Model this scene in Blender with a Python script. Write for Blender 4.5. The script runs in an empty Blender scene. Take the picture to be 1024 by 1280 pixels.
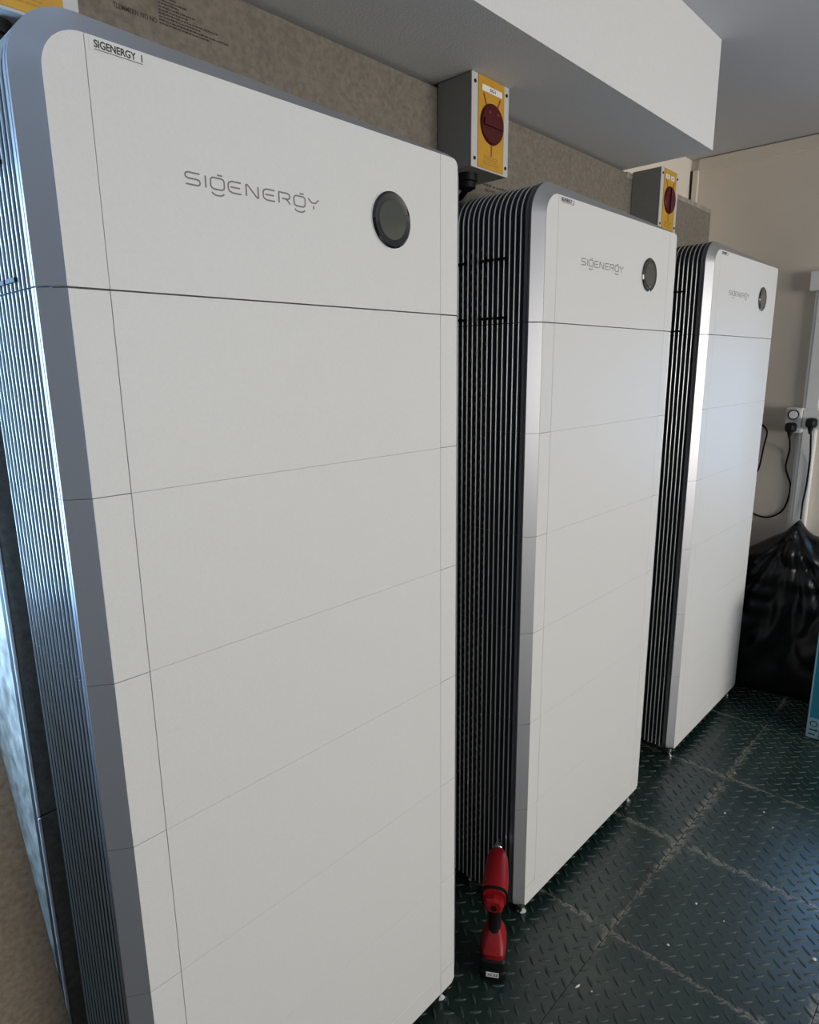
import bpy, bmesh, math, random
from mathutils import Vector, Matrix, noise
random.seed(7)
PI = math.pi
scene = bpy.context.scene
C = scene.collection

# ------------------------------------------------------------------ camera
cam_d = bpy.data.cameras.new('camera')
cam = bpy.data.objects.new('camera', cam_d); C.objects.link(cam)
cam_d.sensor_fit = 'HORIZONTAL'; cam_d.sensor_width = 36.0
cam_d.lens = 820.650 / 1024 * 36.0
cam_d.clip_start = 0.02
right = Vector((0.6856978, -0.7278061, -0.0108082))
down = Vector((-0.1649251, -0.1408863, -0.9761920))
fwd = Vector((0.7089557, 0.6711553, -0.2166389))
M = Matrix((right, -down, -fwd)).transposed().to_4x4()
M.translation = Vector((-0.3355, -0.9024, 1.6371))
cam.matrix_world = M
scene.camera = cam

# ------------------------------------------------------------------ light
scene.view_settings.view_transform = 'Standard'
scene.view_settings.look = 'None'
scene.view_settings.gamma = 1.0
scene.view_settings.use_curve_mapping = False
scene.view_settings.exposure = 0.0

world = bpy.data.worlds.new('overcast_sky'); scene.world = world
world.use_nodes = True
wn = world.node_tree.nodes; wl = world.node_tree.links
wn['Background'].inputs['Color'].default_value = (0.30, 0.48, 0.85, 1)
wn['Background'].inputs['Strength'].default_value = 1.0

def area_light(name, loc, direction, sx, sy, power, color):
    d = bpy.data.lights.new(name, 'AREA'); d.shape = 'RECTANGLE'
    d.size = sx; d.size_y = sy; d.energy = power; d.color = color
    o = bpy.data.objects.new(name, d); C.objects.link(o)
    o.location = loc
    o.rotation_euler = Vector(direction).to_track_quat('-Z', 'Y').to_euler()
    return o
# daylight entering through the three openings of the room (they lie outside the frame)
WR = dict(y0=-0.66, y1=-0.29, z0=0.92, z1=1.80)       # window in the right (far) wall
WL = dict(x0=-1.30, x1=-0.13, z0=1.12, z1=2.06)        # window in the back wall, left of the cabinets
WF = dict(x0=0.10, x1=3.3, z0=0.70, z1=2.25)          # glazed shutter opening in the front wall, behind the camera
area_light('window_daylight_right', (3.65, (WR['y0']+WR['y1'])/2, (WR['z0']+WR['z1'])/2), (-1, 0, 0), 0.36, 0.86, 9.5, (0.30, 0.56, 1.0))
area_light('window_daylight_left', ((WL['x0']+WL['x1'])/2, 0.63, (WL['z0']+WL['z1'])/2), (0, -1, 0), 1.14, 0.92, 88, (0.38, 0.64, 1.0))
area_light('opening_daylight', ((WF['x0']+WF['x1'])/2, -5.26, (WF['z0']+WF['z1'])/2), (0, 1, 0), 3.1, 1.5, 172, (1.0, 0.955, 0.89))

# ------------------------------------------------------------------ materials
def mat(name, col, rough=0.5, metal=0.0, coat=0.0, noise_scale=None, noise_amt=0.0, bump=0.0, bump_scale=200, spec=0.5, col2=None, detail=4):
    m = bpy.data.materials.new(name); m.use_nodes = True
    nt = m.node_tree; b = nt.nodes['Principled BSDF']
    b.inputs['Base Color'].default_value = (*col, 1)
    b.inputs['Roughness'].default_value = rough
    b.inputs['Metallic'].default_value = metal
    b.inputs['Specular IOR Level'].default_value = spec
    if coat: b.inputs['Coat Weight'].default_value = coat; b.inputs['Coat Roughness'].default_value = 0.03
    if noise_scale or bump:
        geo = nt.nodes.new('ShaderNodeNewGeometry')
    if noise_scale:
        n = nt.nodes.new('ShaderNodeTexNoise'); n.inputs['Scale'].default_value = noise_scale; n.inputs['Detail'].default_value = detail
        nt.links.new(geo.outputs['Position'], n.inputs['Vector'])
        r = nt.nodes.new('ShaderNodeValToRGB')
        c2 = col2 or tuple(c*(1-noise_amt) for c in col)
        r.color_ramp.elements[0].position = 0.32; r.color_ramp.elements[1].position = 0.68
        r.color_ramp.elements[0].color = (*c2, 1); r.color_ramp.elements[1].color = (*col, 1)
        nt.links.new(n.outputs['Fac'], r.inputs['Fac']); nt.links.new(r.outputs['Color'], b.inputs['Base Color'])
    if bump:
        n2 = nt.nodes.new('ShaderNodeTexNoise'); n2.inputs['Scale'].default_value = bump_scale; n2.inputs['Detail'].default_value = 3
        nt.links.new(geo.outputs['Position'], n2.inputs['Vector'])
        bp = nt.nodes.new('ShaderNodeBump'); bp.inputs['Strength'].default_value = bump; bp.inputs['Distance'].default_value = 0.002
        nt.links.new(n2.outputs['Fac'], bp.inputs['Height']); nt.links.new(bp.outputs['Normal'], b.inputs['Normal'])
    return m

M_front = mat('powder_coated_white', (0.66, 0.655, 0.63), 0.5, noise_scale=160, noise_amt=0.03, bump=0.25, bump_scale=500, spec=0.4)
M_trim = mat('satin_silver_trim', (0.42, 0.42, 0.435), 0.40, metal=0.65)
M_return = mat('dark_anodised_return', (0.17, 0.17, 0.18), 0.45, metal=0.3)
M_finglint = mat('painted_highlight_fin_edge', (0.62, 0.62, 0.61), 0.34, metal=0.7)  # fin edges coloured bright: specular highlight put into the colour
M_finshade = mat('painted_shade_fin_face', (0.15, 0.155, 0.165), 0.45, metal=0.4)  # fin faces coloured dark, painting in the shade between fins
M_core = mat('dark_graphite_core', (0.07, 0.071, 0.074), 0.55, metal=0.2)
M_seam = mat('black_gasket', (0.02, 0.02, 0.02), 0.7)
M_blackgloss = mat('gloss_black_plastic', (0.006, 0.007, 0.010), 0.06, coat=0.6)
M_screen = mat('dark_glass_screen', (0.045, 0.05, 0.042), 0.08, coat=0.5)
M_logo = mat('grey_logo_print', (0.16, 0.155, 0.15), 0.5)
M_ink = mat('black_ink', (0.02, 0.02, 0.02), 0.6)
M_fadeink = mat('faded_stamp_ink', (0.052, 0.04, 0.035), 0.9)
M_chrome = mat('polished_steel', (0.8, 0.8, 0.78), 0.12, metal=1.0)
M_black = mat('matt_black_plastic', (0.005, 0.005, 0.0055), 0.5, spec=0.25)
M_rubber = mat('black_rubber', (0.004, 0.004, 0.004), 0.7, spec=0.2)
M_board = mat('chipboard', (0.205, 0.178, 0.14), 0.75, noise_scale=95, col2=(0.135, 0.118, 0.095), bump=0.35, bump_scale=180, detail=8)
M_boardtop = mat('painted_board_edge', (0.36, 0.34, 0.30), 0.7, noise_scale=30, col2=(0.2, 0.175, 0.15), detail=6)
M_edge = mat('whitened_board_edge', (0.62, 0.62, 0.60), 0.6, noise_scale=25, noise_amt=0.25)
M_brown = mat('raw_chipboard_sheet', (0.29, 0.235, 0.165), 0.85, noise_scale=90, col2=(0.19, 0.15, 0.105), bump=0.5, bump_scale=120, detail=9)
M_paint = mat('magnolia_wall_paint', (0.76, 0.69, 0.595), 0.7, noise_scale=3, noise_amt=0.08, bump=0.25, bump_scale=60)
M_block = mat('bare_concrete_block', (0.12, 0.117, 0.11), 0.9, noise_scale=12, noise_amt=0.2)
M_render = mat('rough_cement_render', (0.46, 0.45, 0.41), 0.6, noise_scale=26, col2=(0.16, 0.155, 0.14), bump=1.0, bump_scale=45, detail=10)
M_white = mat('white_ceiling_paint', (0.66, 0.66, 0.65), 0.8, noise_scale=70, noise_amt=0.03, bump=0.3, bump_scale=220)
M_ceil = mat('grey_white_ceiling_paint', (0.50, 0.51, 0.53), 0.8, noise_scale=60, noise_amt=0.03, bump=0.2, bump_scale=200)
M_upvc = mat('white_plastic_trunking', (0.78, 0.78, 0.76), 0.4)
M_greybox = mat('grey_painted_steel', (0.30, 0.295, 0.275), 0.45, noise_scale=40, noise_amt=0.05)
M_greylid = mat('light_grey_steel_lid', (0.50, 0.50, 0.49), 0.45)
M_yellow = mat('yellow_plate', (0.54, 0.29, 0.018), 0.4, noise_scale=45, noise_amt=0.12)
M_redknob = mat('dark_red_knob', (0.065, 0.002, 0.005), 0.4, spec=0.3)
M_redline = mat('red_print', (0.26, 0.02, 0.012), 0.5)
M_redtool = mat('red_tool_plastic', (0.27, 0.005, 0.008), 0.4, spec=0.35)
M_bag = mat('black_polythene', (0.003, 0.003, 0.0035), 0.30, bump=0.35, bump_scale=22, spec=0.3)
M_teal = mat('teal_carton_print', (0.015, 0.16, 0.24), 0.5)
M_tealpale = mat('pale_carton_print', (0.20, 0.36, 0.42), 0.5)
M_sticker = mat('white_sticker', (0.72, 0.72, 0.70), 0.5)
M_crumb = mat('white_plaster_crumb', (0.7, 0.68, 0.64), 0.8)

def floor_material():
    m = bpy.data.materials.new('dark_green_rubber'); m.use_nodes = True
    nt = m.node_tree; N = nt.nodes; L = nt.links; b = N['Principled BSDF']; b.inputs['Specular IOR Level'].default_value = 0.8
    geo = N.new('ShaderNodeNewGeometry'); tc = N.new('ShaderNodeTexCoord')
    base = N.new('ShaderNodeTexNoise'); base.inputs['Scale'].default_value = 5; base.inputs['Detail'].default_value = 8
    L.new(geo.outputs['Position'], base.inputs['Vector'])
    ramp = N.new('ShaderNodeValToRGB')
    ramp.color_ramp.elements[0].position = 0.35; ramp.color_ramp.elements[0].color = (0.007, 0.021, 0.016, 1)
    ramp.color_ramp.elements[1].position = 0.75; ramp.color_ramp.elements[1].color = (0.015, 0.034, 0.026, 1)
    L.new(base.outputs['Fac'], ramp.inputs['Fac'])
    # distance to the tile edge (object space, tile is 0.505 across, origin in its centre)
    sep = N.new('ShaderNodeSeparateXYZ'); L.new(tc.outputs['Object'], sep.inputs[0])
    def mth(op, a, b_=None):
        n = N.new('ShaderNodeMath'); n.operation = op
        for i, v in enumerate((a, b_)):
            if v is None: continue
            if isinstance(v, (int, float)): n.inputs[i].default_value = v
            else: L.new(v, n.inputs[i])
        return n.outputs[0]
    ax = mth('ABSOLUTE', sep.outputs[0]); ay = mth('ABSOLUTE', sep.outputs[1])
    dist = mth('SUBTRACT', 0.2525, mth('MAXIMUM', ax, ay))
    n2 = N.new('ShaderNodeTexNoise'); n2.inputs['Scale'].default_value = 22; n2.inputs['Detail'].default_value = 6
    L.new(geo.outputs['Position'], n2.inputs['Vector'])
    n3 = N.new('ShaderNodeTexNoise'); n3.inputs['Scale'].default_value = 140; n3.inputs['Detail'].default_value = 3
    L.new(geo.outputs['Position'], n3.inputs['Vector'])
    n5 = N.new('ShaderNodeTexNoise'); n5.inputs['Scale'].default_value = 1.7; n5.inputs['Detail'].default_value = 2
    L.new(geo.outputs['Position'], n5.inputs['Vector'])
    width = mth('MULTIPLY', mth('MULTIPLY', mth('SUBTRACT', n2.outputs['Fac'], 0.33), 0.34), mth('MAXIMUM', mth('SUBTRACT', n5.outputs['Fac'], 0.28), 0.0))
    e = mth('SUBTRACT', 1.0, mth('DIVIDE', dist, mth('MAXIMUM', width, 0.002)))
    e = mth('MAXIMUM', e, 0.0)
    grain = mth('MAXIMUM', mth('MULTIPLY', mth('SUBTRACT', n3.outputs['Fac'], 0.36), 3.6), 0.0)
    sp = N.new('ShaderNodeSeparateXYZ'); L.new(geo.outputs['Position'], sp.inputs[0])
    swept = N.new('ShaderNodeMapRange'); swept.inputs['From Min'].default_value = 1.10; swept.inputs['From Max'].default_value = 1.24
    L.new(sp.outputs[0], swept.inputs['Value'])
    dust = mth('MINIMUM', mth('MULTIPLY', mth('MULTIPLY', mth('MULTIPLY', e, grain), 1.5), swept.outputs[0]), 0.9)
    # patchy dirt film
    n4 = N.new('ShaderNodeTexNoise'); n4.inputs['Scale'].default_value = 2.6; n4.inputs['Detail'].default_value = 7
    L.new(geo.outputs['Position'], n4.inputs['Vector'])
    film = mth('MULTIPLY', mth('MAXIMUM', mth('SUBTRACT', n4.outputs['Fac'], 0.55), 0.0), 0.7)
    mix = N.new('ShaderNodeMix'); mix.data_type = 'RGBA'
    L.new(mth('MINIMUM', mth('ADD', dust, film), 0.9), mix.inputs['Factor'])
    L.new(ramp.outputs['Color'], mix.inputs['A']); mix.inputs['B'].default_value = (0.24, 0.225, 0.185, 1)
    L.new(mix.outputs['Result'], b.inputs['Base Color'])
    L.new(mth('ADD', 0.24, mth('MULTIPLY', n4.outputs['Fac'], 0.18)), b.inputs['Roughness'])
    bp = N.new('ShaderNodeBump'); bp.inputs['Strength'].default_value = 0.25; bp.inputs['Distance'].default_value = 0.002
    L.new(n3.outputs['Fac'], bp.inputs['Height']); L.new(bp.outputs['Normal'], b.inputs['Normal'])
    return m
M_floor = floor_material()
M_tread = mat('worn_green_rubber_tread', (0.038, 0.060, 0.050), 0.46, noise_scale=30, col2=(0.018, 0.034, 0.028))

# ------------------------------------------------------------------ mesh helpers
def me_from(bm, name, material, smooth=None):
    bmesh.ops.recalc_face_normals(bm, faces=bm.faces)
    me = bpy.data.meshes.new(name); bm.to_mesh(me); bm.free()
    me.materials.append(material)
    if smooth is not None:
        me.shade_smooth()
        me.set_sharp_from_angle(angle=math.radians(smooth))
    return me
def obj(name, bm, material, parent=None, loc=None, smooth=None):
    me = bm if isinstance(bm, bpy.types.Mesh) else me_from(bm, name, material, smooth)
    o = bpy.data.objects.new(name, me); C.objects.link(o)
    if loc: o.location = loc
    if parent: o.parent = parent
    return o
def tag(o, label, cat, group=None, kind=None):
    o['label'] = label; o['category'] = cat
    if group: o['group'] = group
    if kind: o['kind'] = kind
    return o
def thing(name, label, cat, loc=(0, 0, 0), rotz=0, group=None):
    o = bpy.data.objects.new(name, None); C.objects.link(o)
    o.location = loc; o.rotation_euler = (0, 0, rotz); o.empty_display_size = 0.05
    return tag(o, label, cat, group)
def struct(name, bm, material, **k):
    o = obj(name, bm, material, **k); o['kind'] = 'structure'; return o
def box(bm, x0, x1, y0, y1, z0, z1, bev=0.0, seg=1):
    vs = [bm.verts.new(p) for p in ((x0,y0,z0),(x1,y0,z0),(x1,y1,z0),(x0,y1,z0),(x0,y0,z1),(x1,y0,z1),(x1,y1,z1),(x0,y1,z1))]
    fs = [bm.faces.new([vs[i] for i in f]) for f in ((3,2,1,0),(4,5,6,7),(0,1,5,4),(1,2,6,5),(2,3,7,6),(3,0,4,7))]
    if bev:
        es = {e for f in fs for e in f.edges}
        bmesh.ops.bevel(bm, geom=list(es), offset=bev, segments=seg, affect='EDGES', profile=0.5)
    return bm
def B(*a, **k): return box(bmesh.new(), *a, **k)
def prism_y(bm, poly, y0, y1):
    """poly of (x,z), extruded between y0 and y1"""
    a = [bm.verts.new((x, y0, z)) for x, z in poly]; b = [bm.verts.new((x, y1, z)) for x, z in poly]
    bm.faces.new(a); bm.faces.new(b[::-1]); n = len(poly)
    for i in range(n): bm.faces.new((a[i], b[i], b[(i+1) % n], a[(i+1) % n]))
    return bm
def frame_of(d):
    d = d.normalized(); r = Vector((0, 0, 1)) if abs(d.z) < 0.9 else Vector((1, 0, 0))
    u = d.cross(r).normalized(); return u, u.cross(d).normalized()
def tube(bm, pts, r, n=8, caps=True):
    pts = [Vector(p) for p in pts]; rings = []
    u = None
    for i, p in enumerate(pts):
        d = (pts[min(i+1, len(pts)-1)] - pts[max(i-1, 0)]).normalized()
        if u is None: u, v = frame_of(d)
        else: u = (u - d*u.dot(d)).normalized(); v = u.cross(d).normalized()
        rr = r[i] if isinstance(r, (list, tuple)) else r
        rings.append([bm.verts.new(p + (u*math.cos(2*PI*k/n) + v*math.sin(2*PI*k/n))*rr) for k in range(n)])
    for a, b in zip(rings, rings[1:]):
        for k in range(n): bm.faces.new((a[k], a[(k+1) % n], b[(k+1) % n], b[k]))
    if caps: bm.faces.new(rings[0][::-1]); bm.faces.new(rings[-1])
    return bm
def spline(pts, n=8):
    pts = [Vector(p) for p in pts]; out = []
    P = [pts[0]*2-pts[1]] + pts + [pts[-1]*2-pts[-2]]
    for i in range(1, len(P)-2):
        for k in range(n):
            t = k/n; a, b, c, d = P[i-1:i+3]
            out.append(0.5*((2*b)+(c-a)*t+(2*a-5*b+4*c-d)*t*t+(3*b-a-3*c+d)*t**3))
    return out + [pts[-1]]
def loft(bm, rings, caps=True):
    R_ = [[bm.verts.new(p) for p in r] for r in rings]; n = len(R_[0])
    for a, b in zip(R_, R_[1:]):
        for k in range(n): bm.faces.new((a[k], a[(k+1) % n], b[(k+1) % n], b[k]))
    if caps: bm.faces.new(R_[0][::-1]); bm.faces.new(R_[-1])
    return bm
def sring(c, u, v, a, b, e=2.0, n=20):
    """superellipse ring"""
    c, u, v = Vector(c), Vector(u), Vector(v); out = []
    for k in range(n):
        t = 2*PI*k/n; ct, st = math.cos(t), math.sin(t)
        out.append(c + u*(a*math.copysign(abs(ct)**(2/e), ct)) + v*(b*math.copysign(abs(st)**(2/e), st)))
    return out
def disc(bm, c, n_, r0, r1, y0, y1, n=48):
    """ring/disc facing -y: frustum from radius r0 at y0 to r1 at y1"""
    a = [bm.verts.new((c[0]+r0*math.cos(2*PI*k/n), y0, c[1]+r0*math.sin(2*PI*k/n))) for k in range(n)]
    b = [bm.verts.new((c[0]+r1*math.cos(2*PI*k/n), y1, c[1]+r1*math.sin(2*PI*k/n))) for k in range(n)]
    for k in range(n): bm.faces.new((a[k], a[(k+1) % n], b[(k+1) % n], b[k]))
    return a, b
def text_mesh(body, size, material, name, extrude=0.0002):
    cu = bpy.data.curves.new(name, 'FONT'); cu.body = body; cu.size = size; cu.extrude = extrude; cu.offset = size*0.018
    o = bpy.data.objects.new(name, cu); C.objects.link(o)
    dg = bpy.context.evaluated_depsgraph_get()
    me = bpy.data.meshes.new_from_object(o.evaluated_get(dg))
    bpy.data.objects.remove(o); bpy.data.curves.remove(cu)
    me.materials.clear(); me.materials.append(material)
    return me
def fit_text(me, x0, x1, z0, z1, y):
    """put a text mesh upright, facing -y, into the given rectangle"""
    xs = [v.co.x for v in me.vertices]; ys = [v.co.y for v in me.vertices]
    ax, bx, ay, by = min(xs), max(xs), min(ys), max(ys)
    for v in me.vertices:
        X, Y, Z = v.co
        v.co = (x0+(X-ax)/(bx-ax)*(x1-x0), y-Z, z0+(Y-ay)/(by-ay)*(z1-z0))
    return me
def ribbon(bm, pts, w, y, t=0.0003):
    """flat stroke in the xz plane, mitred"""
    P = [Vector((x, z)) for x, z in pts]; L_, R_ = [], []
    for i, p in enumerate(P):
        d0 = (P[i]-P[i-1]).normalized() if i else (P[1]-P[0]).normalized()
        d1 = (P[i+1]-P[i]).normalized() if i < len(P)-1 else d0
        n = Vector((-(d0.y+d1.y), d0.x+d1.x)); n.normalize()
        k = w/2/max(0.5, n.dot(Vector((-d0.y, d0.x))))
        L_.append(p+n*k); R_.append(p-n*k)
    f = [[bm.verts.new((q.x, yy, q.y)) for q in s] for yy in (y-t, y) for s in (L_, R_)]
    a, b, c, d = f
    for i in range(len(P)-1):
        bm.faces.new((a[i], a[i+1], b[i+1], b[i])); bm.faces.new((c[i], d[i], d[i+1], c[i+1]))
        bm.faces.new((a[i], c[i], c[i+1], a[i+1])); bm.faces.new((b[i], b[i+1], d[i+1], d[i]))
    bm.faces.new((a[0], b[0], d[0], c[0])); bm.faces.new((a[-1], c[-1], d[-1], b[-1]))

# ------------------------------------------------------------------ room
XL, XR, YF, ZC = -1.60, 3.354, -5.20, 2.654
YB = 0.56        # masonry recess beyond the boxed-out lining
YL = 0.322       # face of the rendered lining wall
fl = struct('floor', B(XL, XR, YF, YB, -0.09, -0.012), mat('floor_screed', (0.03, 0.03, 0.03), 0.9))
struct('ceiling', B(XL-0.1, XR+0.32, YF-0.1, YB+0.1, ZC, ZC+0.12), M_ceil)
bm = bmesh.new()
box(bm, XL-0.1, WL['x0'], YB, YB+0.1, -0.09, ZC); box(bm, WL['x1'], XR+0.1, YB, YB+0.1, -0.09, ZC)
box(bm, WL['x0'], WL['x1'], YB, YB+0.1, -0.09, WL['z0']); box(bm, WL['x0'], WL['x1'], YB, YB+0.1, WL['z1'], ZC)
wb = struct('wall_back', bm, M_paint)
wl_ = struct('wall_lining', B(-0.0428, 2.972, YL, YB-0.001, 0.0, 2.305), M_render)
def wall_with_hole_x(name, x0, x1, hole, material):
    bm = bmesh.new()
    box(bm, x0, x1, YF-0.1, hole['y0'], -0.09, ZC); box(bm, x0, x1, hole['y1'], YB, -0.09, ZC)
    box(bm, x0, x1, hole['y0'], hole['y1'], -0.09, hole['z0']); box(bm, x0, x1, hole['y0'], hole['y1'], hole['z1'], ZC)
    return struct(name, bm, material)
wall_with_hole_x('wall_right', XR, XR+0.32, WR, M_paint)
struct('wall_left', B(XL-0.1, XL, YF-0.1, YB, -0.09, ZC), M_block)
bm = bmesh.new()
box(bm, XL, WF['x0'], YF-0.1, YF, -0.09, ZC); box(bm, WF['x1'], XR, YF-0.1, YF, -0.09, ZC)
box(bm, WF['x0'], WF['x1'], YF-0.1, YF, -0.09, WF['z0']); box(bm, WF['x0'], WF['x1'], YF-0.1, YF, WF['z1'], ZC)
struct('wall_front', bm, M_block)
def window(name, axis, h, c):
    bm = bmesh.new(); t = 0.05
    a0, a1 = (h['y0'], h['y1']) if axis == 'x' else (h['x0'], h['x1'])
    bars = [(a0, a0+t, h['z0'], h['z1']), (a1-t, a1, h['z0'], h['z1']), (a0+t, a1-t, h['z0'], h['z0']+t), (a0+t, a1-t, h['z1']-t, h['z1']), ((a0+a1)/2-t/2, (a0+a1)/2+t/2, h['z0']+t, h['z1']-t)]
    for b0, b1, z0, z1 in bars:
        if axis == 'x': box(bm, c-0.02, c+0.02, b0, b1, z0, z1)
        else: box(bm, b0, b1, c-0.02, c+0.02, z0, z1)
    return struct(name, bm, M_upvc)
window('window_1', 'x', WR, XR+0.26); window('window_2', 'y', WL, YB+0.05); window('window_3', 'y', WF, YF-0.03)

# bulkhead (boxed-out soffit) over the cabinets
struct('ceiling_bulkhead', B(XL, 2.107, 0.0, YB, 2.328, ZC+0.0), M_white)
# trims on the far wall: strip under the ceiling and a vertical conduit strip
struct('trim_1', B(XR-0.014, XR, YF, 0.52, 2.588, 2.650, bev=0.003), M_paint)
struct('trim_2', B(XR-0.018, XR, 0.517, 0.546, 0.0, 2.60, bev=0.003), M_paint)
struct('trim_3', B(XR-0.012, XR, 0.5465, 0.5595, 0.0, 2.60), M_seam)

# chipboard backing boards on the lining behind the cabinets
def chip_text(parent):
    me = text_mesh('TLEMMERN NO NO', 0.02, M_fadeink, 'stamp')
    fit_text(me, 0.235, 0.312, 2.2225, 2.2305, 0.2999)
    # the stamp drops slightly to the right
    obj('board_stamp', me, None, parent)
    bm = bmesh.new(); rnd = random.Random(3)
    for i in range(9):
        z = 2.2245+i*0.0052
        x = 0.316; end = (0.412, 0.452, 0.395, 0.43, 0.372, 0.385, 0.355, 0.37, 0.35)[i]
        while x < end:
            w = rnd.uniform(0.002, 0.0075)
            box(bm, x, min(x+w, end), 0.2994, 0.2999, z, z+rnd.uniform(0.0016, 0.0026)); x += w+0.0013
    obj('fine_print', bm, M_fadeink, parent)['kind'] = 'stuff'
    me = text_mesh('NO NO   H2', 0.02, M_fadeink, 'stamp')
    fit_text(me, 1.255, 1.33, 2.112, 2.120, 0.2999)
    obj('board_stamp', me, None, parent)
    bm = bmesh.new(); x = 1.235
    while x < 1.42:
        w = rnd.uniform(0.004, 0.012)
        box(bm, x, x+w, 0.2994, 0.2999, 2.126, 2.126+rnd.uniform(0.004, 0.007)); x += w+rnd.uniform(0.002, 0.01)
    obj('fine_print', bm, M_fadeink, parent)['kind'] = 'stuff'
xs = [-0.042, 1.15, 2.10, 2.960]
for i in range(3):
    for (z0, z1) in ((0.012, 0.848), (0.852, 2.318)):
        bm = B(xs[i]+0.0008, xs[i+1]-0.0008, 0.30, YL, z0, z1, bev=0.0015)
        b = obj('board_panel', bm, M_board, wl_)
        if i == 0 and z0 > 0.5: first = b
chip_text(first)
bm = bmesh.new()
box(bm, -0.0475, -0.0425, 0.2985, 0.3035, 0.852, 2.318, bev=0.001); box(bm, -0.0475, -0.0425, 0.2985, 0.3035, 0.012, 0.848, bev=0.001)
obj('board_edging', bm, M_edge, wl_)
obj('joint_gap', B(-0.0445, -0.0421, 0.3036, 0.335, 0.012, 2.30), M_seam, wl_)
obj('board_top_edge', B(2.11, 2.958, 0.2990, YL+0.004, 2.302, 2.322, bev=0.002), M_boardtop, wl_)

# floor tiles: rubber tread tiles 0.505 m square
TS = 0.505
tile_me = me_from(B(-TS/2+0.0008, TS/2-0.0008, -TS/2+0.0008, TS/2-0.0008, -0.012, 0.0, bev=0.0005), 'floor_tile', M_floor)
def tread_mesh():
    bm = bmesh.new(); pitch = TS/10
    for kind in (0, 1):
        for i in range(10):
            for j in range(10):
                cx = -TS/2+pitch*(i+0.25+0.5*kind); cy = -TS/2+pitch*(j+0.25+0.5*kind)
                a = PI/4*(1.12 if kind == 0 else -1.0); L_, W_ = 0.0185, 0.0056
                d = Vector((math.cos(a), math.sin(a), 0)); n = Vector((-d.y, d.x, 0)); c = Vector((cx, cy, 0))
                prof = [(-1, 0), (-0.55, 0.75), (0, 1), (0.55, 0.75), (1, 0), (0.55, -0.75), (0, -1), (-0.55, -0.75)]
                lo = [bm.verts.new(c+d*(L_*p)+n*(W_*q)+Vector((0, 0, -0.0004))) for p, q in prof]
                hi = [bm.verts.new(c+d*(L_*p*0.8)+n*(W_*q*0.4)+Vector((0, 0, 0.0024))) for p, q in prof]
                for k in range(8): bm.faces.new((lo[k], lo[(k+1) % 8], hi[(k+1) % 8], hi[k]))
                bm.faces.new(hi)
    return me_from(bm, 'tread_pattern', M_tread)
tread_me = tread_mesh()
x_edges0 = 0.7375
for ix in range(-4, 6):
    for iy in range(-10, 1):
        cx = x_edges0+TS*(ix+0.5); cy = -0.205+TS*(iy+0.5)
        if cx+TS/2 < XL or cx-TS/2 > XR: continue
        if cx+TS/2 > XR+0.02 or cx-TS/2 < XL-0.02: continue
        t = obj('floor_tile', tile_me, None, fl, (cx, cy, 0))
        if cx > 0.4 and cy > -1.8:
            tr = obj('tread_pattern', tread_me, None, t); tr['kind'] = 'stuff'
# part tiles at the two sides
rest_x = x_edges0+TS*5
obj('floor_tile', B(rest_x+0.0008, XR, -5.20, 0.2985, -0.012, 0.0), M_floor, fl)

obj('floor_tile', B(2.9725, XR, 0.3, YB, -0.012, 0.0), M_floor, fl)
obj('floor_tile', B(XL, -0.0435, 0.3, YB, -0.012, 0.0), M_floor, fl)
# ------------------------------------------------------------------ battery cabinets
W = 0.768; A = 0.030; CH = 0.022; SV = 0.0527; BH = 0.27
ZB = 0.118; ZT = ZB+6*BH; HT = 2.036          # module bottom, controller seam, front panel top
NF = 13
FY = [0.0515+0.0160*k for k in range(NF)]     # fin positions
DEPTH = 0.258
def arc(cx, cz, r, a0, a1, n=10):
    return [(cx+r*math.cos(a0+(a1-a0)*k/n), cz+r*math.sin(a0+(a1-a0)*k/n)) for k in range(n+1)]
def u_outline(off, z0, top, r):
    """upside-down U: left bottom -> up -> over -> right bottom"""
    x0, x1, zt = -off, W+off, top+off; rr = max(r+off, 0.002); rq = max(0.016+off*0.8, 0.002)
    pts = arc(x0+rr, zt-rr, rr, PI, PI/2)
    n = 8; xa, xb = x0+rr, x1-rq
    pts += [(xa+(xb-xa)*k/n, zt) for k in range(1, n)] + arc(x1-rq, zt-rq, rq, PI/2, 0)
    # the rim over the top narrows towards the right end
    pts = [(x, z-off*0.55*min(max((x-0.03)/(W-0.03), 0), 1)) for x, z in pts]
    return [(x0, z0)] + pts + [(x1, z0)]
RC = 0.052
def sheet_trim(inner, outer, y0, y1, yb):
    """chamfer band between two polylines, returned to yb"""
    bm = bmesh.new()
    a = [bm.verts.new((x, y0, z)) for x, z in inner]; b = [bm.verts.new((x, y1, z)) for x, z in outer]
    c = [bm.verts.new((x, yb, z)) for x, z in outer]
    d = [bm.verts.new((x, yb, z)) for x, z in inner]
    for s, t in ((a, b), (b, c), (c, d), (d, a)):
        for i in range(len(inner)-1): bm.faces.new((s[i], s[i+1], t[i+1], t[i]))
    for i in (0, len(inner)-1):
        bm.faces.new((a[i], b[i], c[i], d[i]) if i else (d[i], c[i], b[i], a[i]))
    return bm
G = 0.0004
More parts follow.
